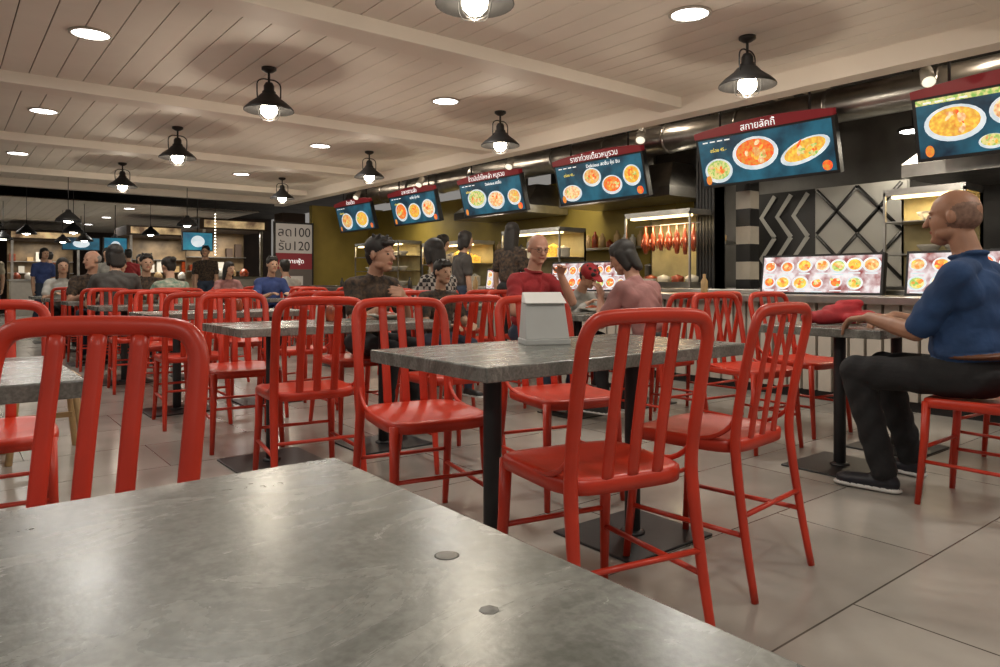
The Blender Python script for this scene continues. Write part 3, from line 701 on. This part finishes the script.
    if glasses:
        m=MB()
        for s in (-1,1):
            pts=[H(s*.031+.022*math.cos(a),.098,.008+.016*math.sin(a)) for a in [k*math.pi/8 for k in range(17)]]
            m.tube(pts,.0018,n=5); m.tube([H(s*.053,.098,.012),H(s*.078,.03,.014),H(s*.08,-.01,.012)],.0018,n=5)
        m.tube([H(-.009,.1,.012),H(.009,.1,.012)],.0018,n=5); m.build('glasses',[DARK],parent=e)
    return e
def cloth(n,c,noise=.3,**k): return mat(n,c,.85,noise=noise if 'col2' not in k else 0,bump=.8,bscale=13,**k)
BLKP=cloth('black_trousers',(.012,.012,.014)); JEAN=cloth('denim',(.03,.045,.08)); 
NAVYS=cloth('blue_polo',(.020,.060,.165)); REDS=cloth('red_polo',(.33,.02,.025)); MAUVE=cloth('mauve_top',(.36,.17,.16)); 
BLKS=cloth('black_print_shirt',(.011,.010,.010),col2=(.08,.05,.03),nscale=32); GREYS=cloth('grey_shirt',(.07,.065,.06)); BEIGE=cloth('beige_shirt',(.42,.37,.27))
GREENS=cloth('green_print',(.10,.2,.15),col2=(.4,.4,.32),nscale=20); WHT=cloth('white_shirt',(.45,.45,.42)); BLUE=cloth('blue_shirt',(.04,.07,.22))
CHK=checker('check_flannel',(.42,.40,.36),(.02,.02,.022),30)
BELT=mat('brown_belt',(.16,.06,.025),.4,noise=.3)
person('seated_man',3.53,1.12,0,1.05,lean=.04,head_off=(0,.02,-.01),hands=((-.06,.44,.800),(.16,.42,.80)),hdirs=((-.1,1,-.12),(-.75,.6,-.05)),palms=((0,0,-1),(0,0,-1)),curl=38,poles=((-.25,-.3,-.9),(.3,-.3,-.9)),
   look=(6,-4,0),shirt=NAVYS,pants=BLKP,skin=(.36,.18,.11),haircol=(.24,.135,.095),hair='stubble',vox=.0055,belly=.055,belt=BELT,slv=.85,baggy=1.14,collar=True,
   knees=((-.15,.46,.550),(.14,.46,.550)),feet=((-.10,.36,.092),(.30,.40,.092)),shoe=(.012,.013,.02))
person('seated_elderly_man',3.72,4.36,180,1.02,lean=.08,hands=((-.06,.33,1.03),(.16,.42,.80)),hdirs=((.3,.5,.6),(-.5,.8,0)),palms=((.4,.2,-.8),(0,0,-1)),curl=35,poles=((-.6,-.1,-.9),(.7,-.2,-.8)),
   look=(-18,-12,0),shirt=REDS,pants=JEAN,skin=(.50,.26,.18),haircol=(.35,.33,.31),hair='fringe',vox=.0065,belly=.04,glasses=True,collar=True)
person('seated_woman',3.72,3.05,0,.95,lean=.19,hands=((-.10,.40,.86),(.14,.36,.80)),hdirs=((.1,.3,1),(-1,.3,0)),palms=((0,1,0),(0,0,-1)),curl=25,
   look=(25,-26,0),shirt=MAUVE,pants=BLKP,skin=(.40,.21,.14),hair='bob',fem=True,vox=.0065)
person('seated_young_man',2.33,4.46,190,.97,lean=.10,hands=((-.07,.33,.86),(.09,.34,.82)),hdirs=((.6,.3,.4),(-.6,.5,0)),palms=((.5,-.6,0),(0,0,-1)),curl=45,
   look=(16,-3,0),head_off=(0,0,-.03),shirt=BLKS,pants=BLKP,skin=(.42,.23,.15),hair='short',vox=.0058,hs=1.06)
person('seated_child',2.95,4.5,180,.76,lean=.04,look=(5,-5,0),hands=((-.1,.3,.66),(.1,.3,.66)),shirt=BLKS,pants=JEAN,skin=(.42,.25,.16),hair='short',vox=.0062)
person('seated_person_in_check_shirt',3.40,5.10,15,1.0,lean=.06,look=(-10,-10,0),shirt=CHK,pants=BLKP,skin=(.42,.24,.16),hair='bob',fem=True,sleeve='long',vox=.008)
person('seated_child_with_red_cap',4.1,4.33,180,.8,lean=.2,look=(0,-35,10),shirt=WHT,pants=JEAN,hair='short',vox=.008,cap=REDS,sleeve='long')
person('seated_man_in_grey_shirt',1.58,9.05,-4,1.08,lean=.10,look=(15,-8,0),shirt=GREYS,pants=BLKP,hair='bob',vox=.009,belly=.05)
person('seated_bald_man',1.5,10.2,176,1.02,lean=.04,look=(-60,-5,0),shirt=BLKS,pants=JEAN,skin=(.50,.28,.19),hair='fringe',haircol=(.3,.28,.26),vox=.01)
person('seated_woman_in_green',2.2,9.08,5,.94,lean=.12,look=(20,-15,0),shirt=GREENS,pants=BLKP,hair='bun',fem=True,vox=.01)
person('seated_diner',2.1,10.15,180,1,lean=.08,shirt=BLKS,pants=BLKP,hair='short',vox=.011)
person('seated_diner',1.4,12.1,180,.98,lean=.08,shirt=WHT,pants=BLKP,hair='long',fem=True,vox=.011)
person('seated_diner',2.15,12.1,180,1,lean=.08,shirt=REDS,pants=BLKP,hair='short',vox=.011)
person('seated_diner',3.75,10.15,180,1,lean=.08,shirt=BLUE,pants=BLKP,hair='short',vox=.011)
person('seated_diner',3.75,12.1,180,.97,lean=.1,look=(20,-5,0),shirt=MAUVE,pants=BLKP,hair='long',fem=True,vox=.012)
person('seated_diner',4.4,11.05,0,1,lean=.1,shirt=WHT,pants=JEAN,hair='short',vox=.012)
person('standing_woman',5.25,7.95,-80,.93,'stand',look=(10,-5,0),shirt=BEIGE,pants=BLKP,hair='bun',fem=True,sleeve='long',vox=.01)
person('standing_customer',5.15,6.35,-70,.96,'stand',look=(0,-5,0),shirt=BLKS,pants=BLKP,hair='long',fem=True,vox=.01)
person('standing_customer',4.95,7.05,-100,.92,'stand',look=(0,-5,0),shirt=GREYS,pants=JEAN,hair='bob',fem=True,vox=.01)
for (x_,y_,d_,s_,sh_,h_,f_) in ((4.4,15.5,150,1,BLKS,'short',False),(2.6,15.8,170,.95,WHT,'long',True),(3.3,17.4,10,.98,REDS,'short',False),(1.6,16.6,200,.95,BLUE,'bob',True),(4.6,16.4,-20,1,GREYS,'short',False),(.9,19,160,1,BEIGE,'short',False),(3.9,19.4,180,.96,GREENS,'long',True),(2.2,21,20,1,BLKS,'short',False)):
    person('walking_visitor',x_,y_,d_,s_,'stand',shirt=sh_,pants=JEAN,hair=h_,fem=f_,vox=.013,feet=((-.1,.2,.085),(.1,-.2,.1)))
person('standing_visitor',5.0,12.6,60,.8,'stand',shirt=REDS,pants=BLUE,hair='short',vox=.012)
B=Body()
for (a,b,r) in (((-.14,0,.035),(.14,.02,.04),.04),((-.07,.03,.06),(.06,.04,.085),.042),((.06,-.03,.04),(.18,-.05,.03),.03),((-.19,.04,.03),(-.08,.0,.05),.034),((-.02,-.06,.03),(.1,-.07,.03),.03),((0,.05,.10),(.08,.02,.11),.028)): B.seg(a,b,(r,r*1.5,r),(r,r*1.3,r*.8),'b')
me=B.mesh('red_cloth_bag',.006,{'b':mat('bag_red',(.5,.02,.03),.7,noise=.4,bump=.6,bscale=15)})
o=bpy.data.objects.new('red_cloth_bag',me); COL.objects.link(o); o.location=(3.86,1.86,.744); o.rotation_euler=(0,0,-.6)
# ------------------------------------------------------------ world / camera
w=bpy.data.worlds.new('World'); scene.world=w; w.use_nodes=True
w.node_tree.nodes['Background'].inputs[0].default_value=(1,.94,.87,1); w.node_tree.nodes['Background'].inputs[1].default_value=.25  # warm ambient fill, added to soften the light through the open room sides
c=bpy.data.cameras.new('camera'); co=bpy.data.objects.new('camera',c); COL.objects.link(co)
c.sensor_width=36; c.lens=25.56; c.shift_y=-.0515; c.clip_start=.02
co.location=(0,0,.97); co.rotation_euler=(math.pi/2,0,math.radians(-38.3)); scene.camera=co
scene.view_settings.view_transform='Standard'
